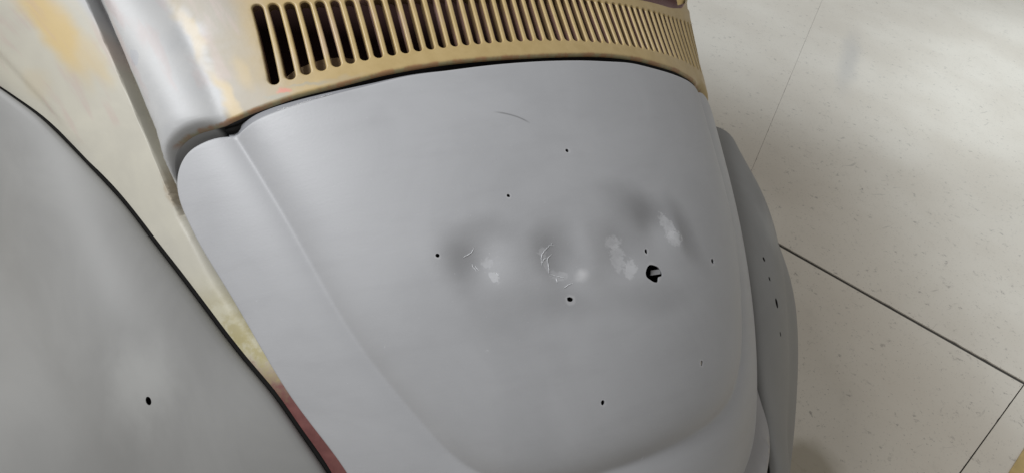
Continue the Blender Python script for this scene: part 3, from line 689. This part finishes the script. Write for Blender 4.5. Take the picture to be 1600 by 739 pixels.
RIGHT_HOLES = [(.6501, .081, .0040, .0045), (.6811, .091, .0036, .0040), (.7113, .1126, .0075, .0075), (.7555, .1212, .0034, .0045)]
def fender(sgn, holes):
    n = 90; t0 = .37 if sgn > 0 else 0.
    out = np.r_[np.c_[np.linspace(t0, SLEN, n), np.zeros(n)], np.c_[np.full(30, SLEN), np.linspace(0, WLEN, 31)[1:]], np.c_[np.linspace(SLEN, t0, n)[1:], np.full(n-1, WLEN)], np.c_[np.full(29, t0), np.linspace(WLEN, 0, 31)[1:-1]]]
    gx, gy = np.meshgrid(np.linspace(t0+.006, SLEN-.006, 120), np.r_[.003, .006, .010, .015, .021, .028, np.linspace(.037, WLEN-.006, 44)])
    g = np.c_[gx.ravel(), gy.ravel()]; ex = []
    for H in holes:
        g = g[np.hypot(*(g-H.mean(0)).T) > .009]
        for o_ in (.001, .003, .006): ex.append(offset_loop(H, -o_))
    V2, F2 = cdt([out]+holes, np.concatenate([g]+ex))
    P = fender_pos(V2, sgn)
    Nn = vnormals(P, F2)
    if Nn[:, 2].sum() < 0: F2 = F2[:, ::-1]; Nn = -Nn
    Vs, Fs, us = list(P), [tuple(q) for q in F2], list(V2)
    for H in holes:
        k = len(Vs); n_ = len(H); top = fender_pos(H, sgn); d = vnormals(P, F2)[np.argmin(np.hypot(*(V2-H.mean(0)).T))]
        Vs += list(top)+list(top-d*.0008); us += list(H)*2
        Fs += [(k+i, k+(i+1) % n_, k+n_+(i+1) % n_, k+n_+i) for i in range(n_)]
    o = child(mesh_obj('fender', Vs, Fs, M_FENDER, None, us), car)
    # dark sheet added under the fender, its colour standing in for shade in the holes
    gx, gy = np.meshgrid(np.linspace(t0+.03, SLEN-.01, 40), np.linspace(.03, WLEN-.01, 24)); q = np.c_[gx.ravel(), gy.ravel()]
    Pi = fender_pos(q, sgn); cx = np.array([-.30*-sgn*-1, .30, .25])
    Pi = Pi*1.0; Pi[:, 2] -= .02; Pi[:, 0] *= .97; Pi[:, 1] += .012
    Fi = [(r*40+i, r*40+i+1, (r+1)*40+i+1, (r+1)*40+i) for r in range(23) for i in range(39)]
    child(mesh_obj('hole_shade_sheet', Pi, Fi, M_DARK, None), o)
    return o
def circ(c, r1, r2=None, n=14, ang=0):
    r2 = r2 or r1; t = np.arange(n)/n*2*math.pi; x = r1*np.cos(t); y = r2*np.sin(t)
    return np.c_[c[0]+x*math.cos(ang)-y*math.sin(ang), c[1]+x*math.sin(ang)+y*math.cos(ang)]
M_FENDER = mat_fender()
fl_ = fender(-1, [circ(HOLE_UV, .0042)]); fl_['label'] = 'warm grey left fender with a single drilled hole'
fr_ = fender(1, [circ((t, v), a, b) for t, v, a, b in RIGHT_HOLES]); fr_['label'] = 'grey right fender in shade, beyond the engine lid'
for sgn in (-1, 1):
    t = np.linspace(.02 if sgn < 0 else .37, SLEN-.02, 140); P = seam_ev(t); P[:, 0] *= -sgn; P[:, 2] -= .006
    V, F = tube(P, np.interp(t/SLEN, [0, .4, .7, 1], [.0026, .0030, .0042, .0038]), 8); child(mesh_obj('fender_beading', V, F, M_BLACK, None), car)
# --- wheels, hidden under the fenders
def wheel(x):
    n, mseg = 40, 12; V = []; F = []
    for i in range(n):
        a = 2*math.pi*i/n
        for k in range(mseg):
            b = 2*math.pi*k/mseg; rr = .225+.055*math.cos(b); V.append((x+.062*math.sin(b), .62+rr*math.cos(a), .28+rr*math.sin(a)))
    for i in range(n):
        for k in range(mseg): F.append((i*mseg+k, ((i+1) % n)*mseg+k, ((i+1) % n)*mseg+(k+1) % mseg, i*mseg+(k+1) % mseg))
    t = child(mesh_obj('tyre', V, F, M_TYRE, None), car)
    Vr = []
    for sx, rr in ((-.05, .175), (.05, .175), (.03, .12), (.045, .05)):
        for i in range(n): Vr.append((x+sx*(1 if x > 0 else -1), .62+rr*math.cos(2*math.pi*i/n), .28+rr*math.sin(2*math.pi*i/n)))
    Fr = [(r*n+i, r*n+(i+1) % n, (r+1)*n+(i+1) % n, (r+1)*n+i) for r in range(3) for i in range(n)]+[tuple(range(3*n, 4*n))]
    child(mesh_obj('wheel_rim', Vr, Fr, M_BARE, None), t)
wheel(-.60); wheel(.60)
print('tris', sum(len(o.data.polygons) for o in bpy.data.objects if o.type == 'MESH'))
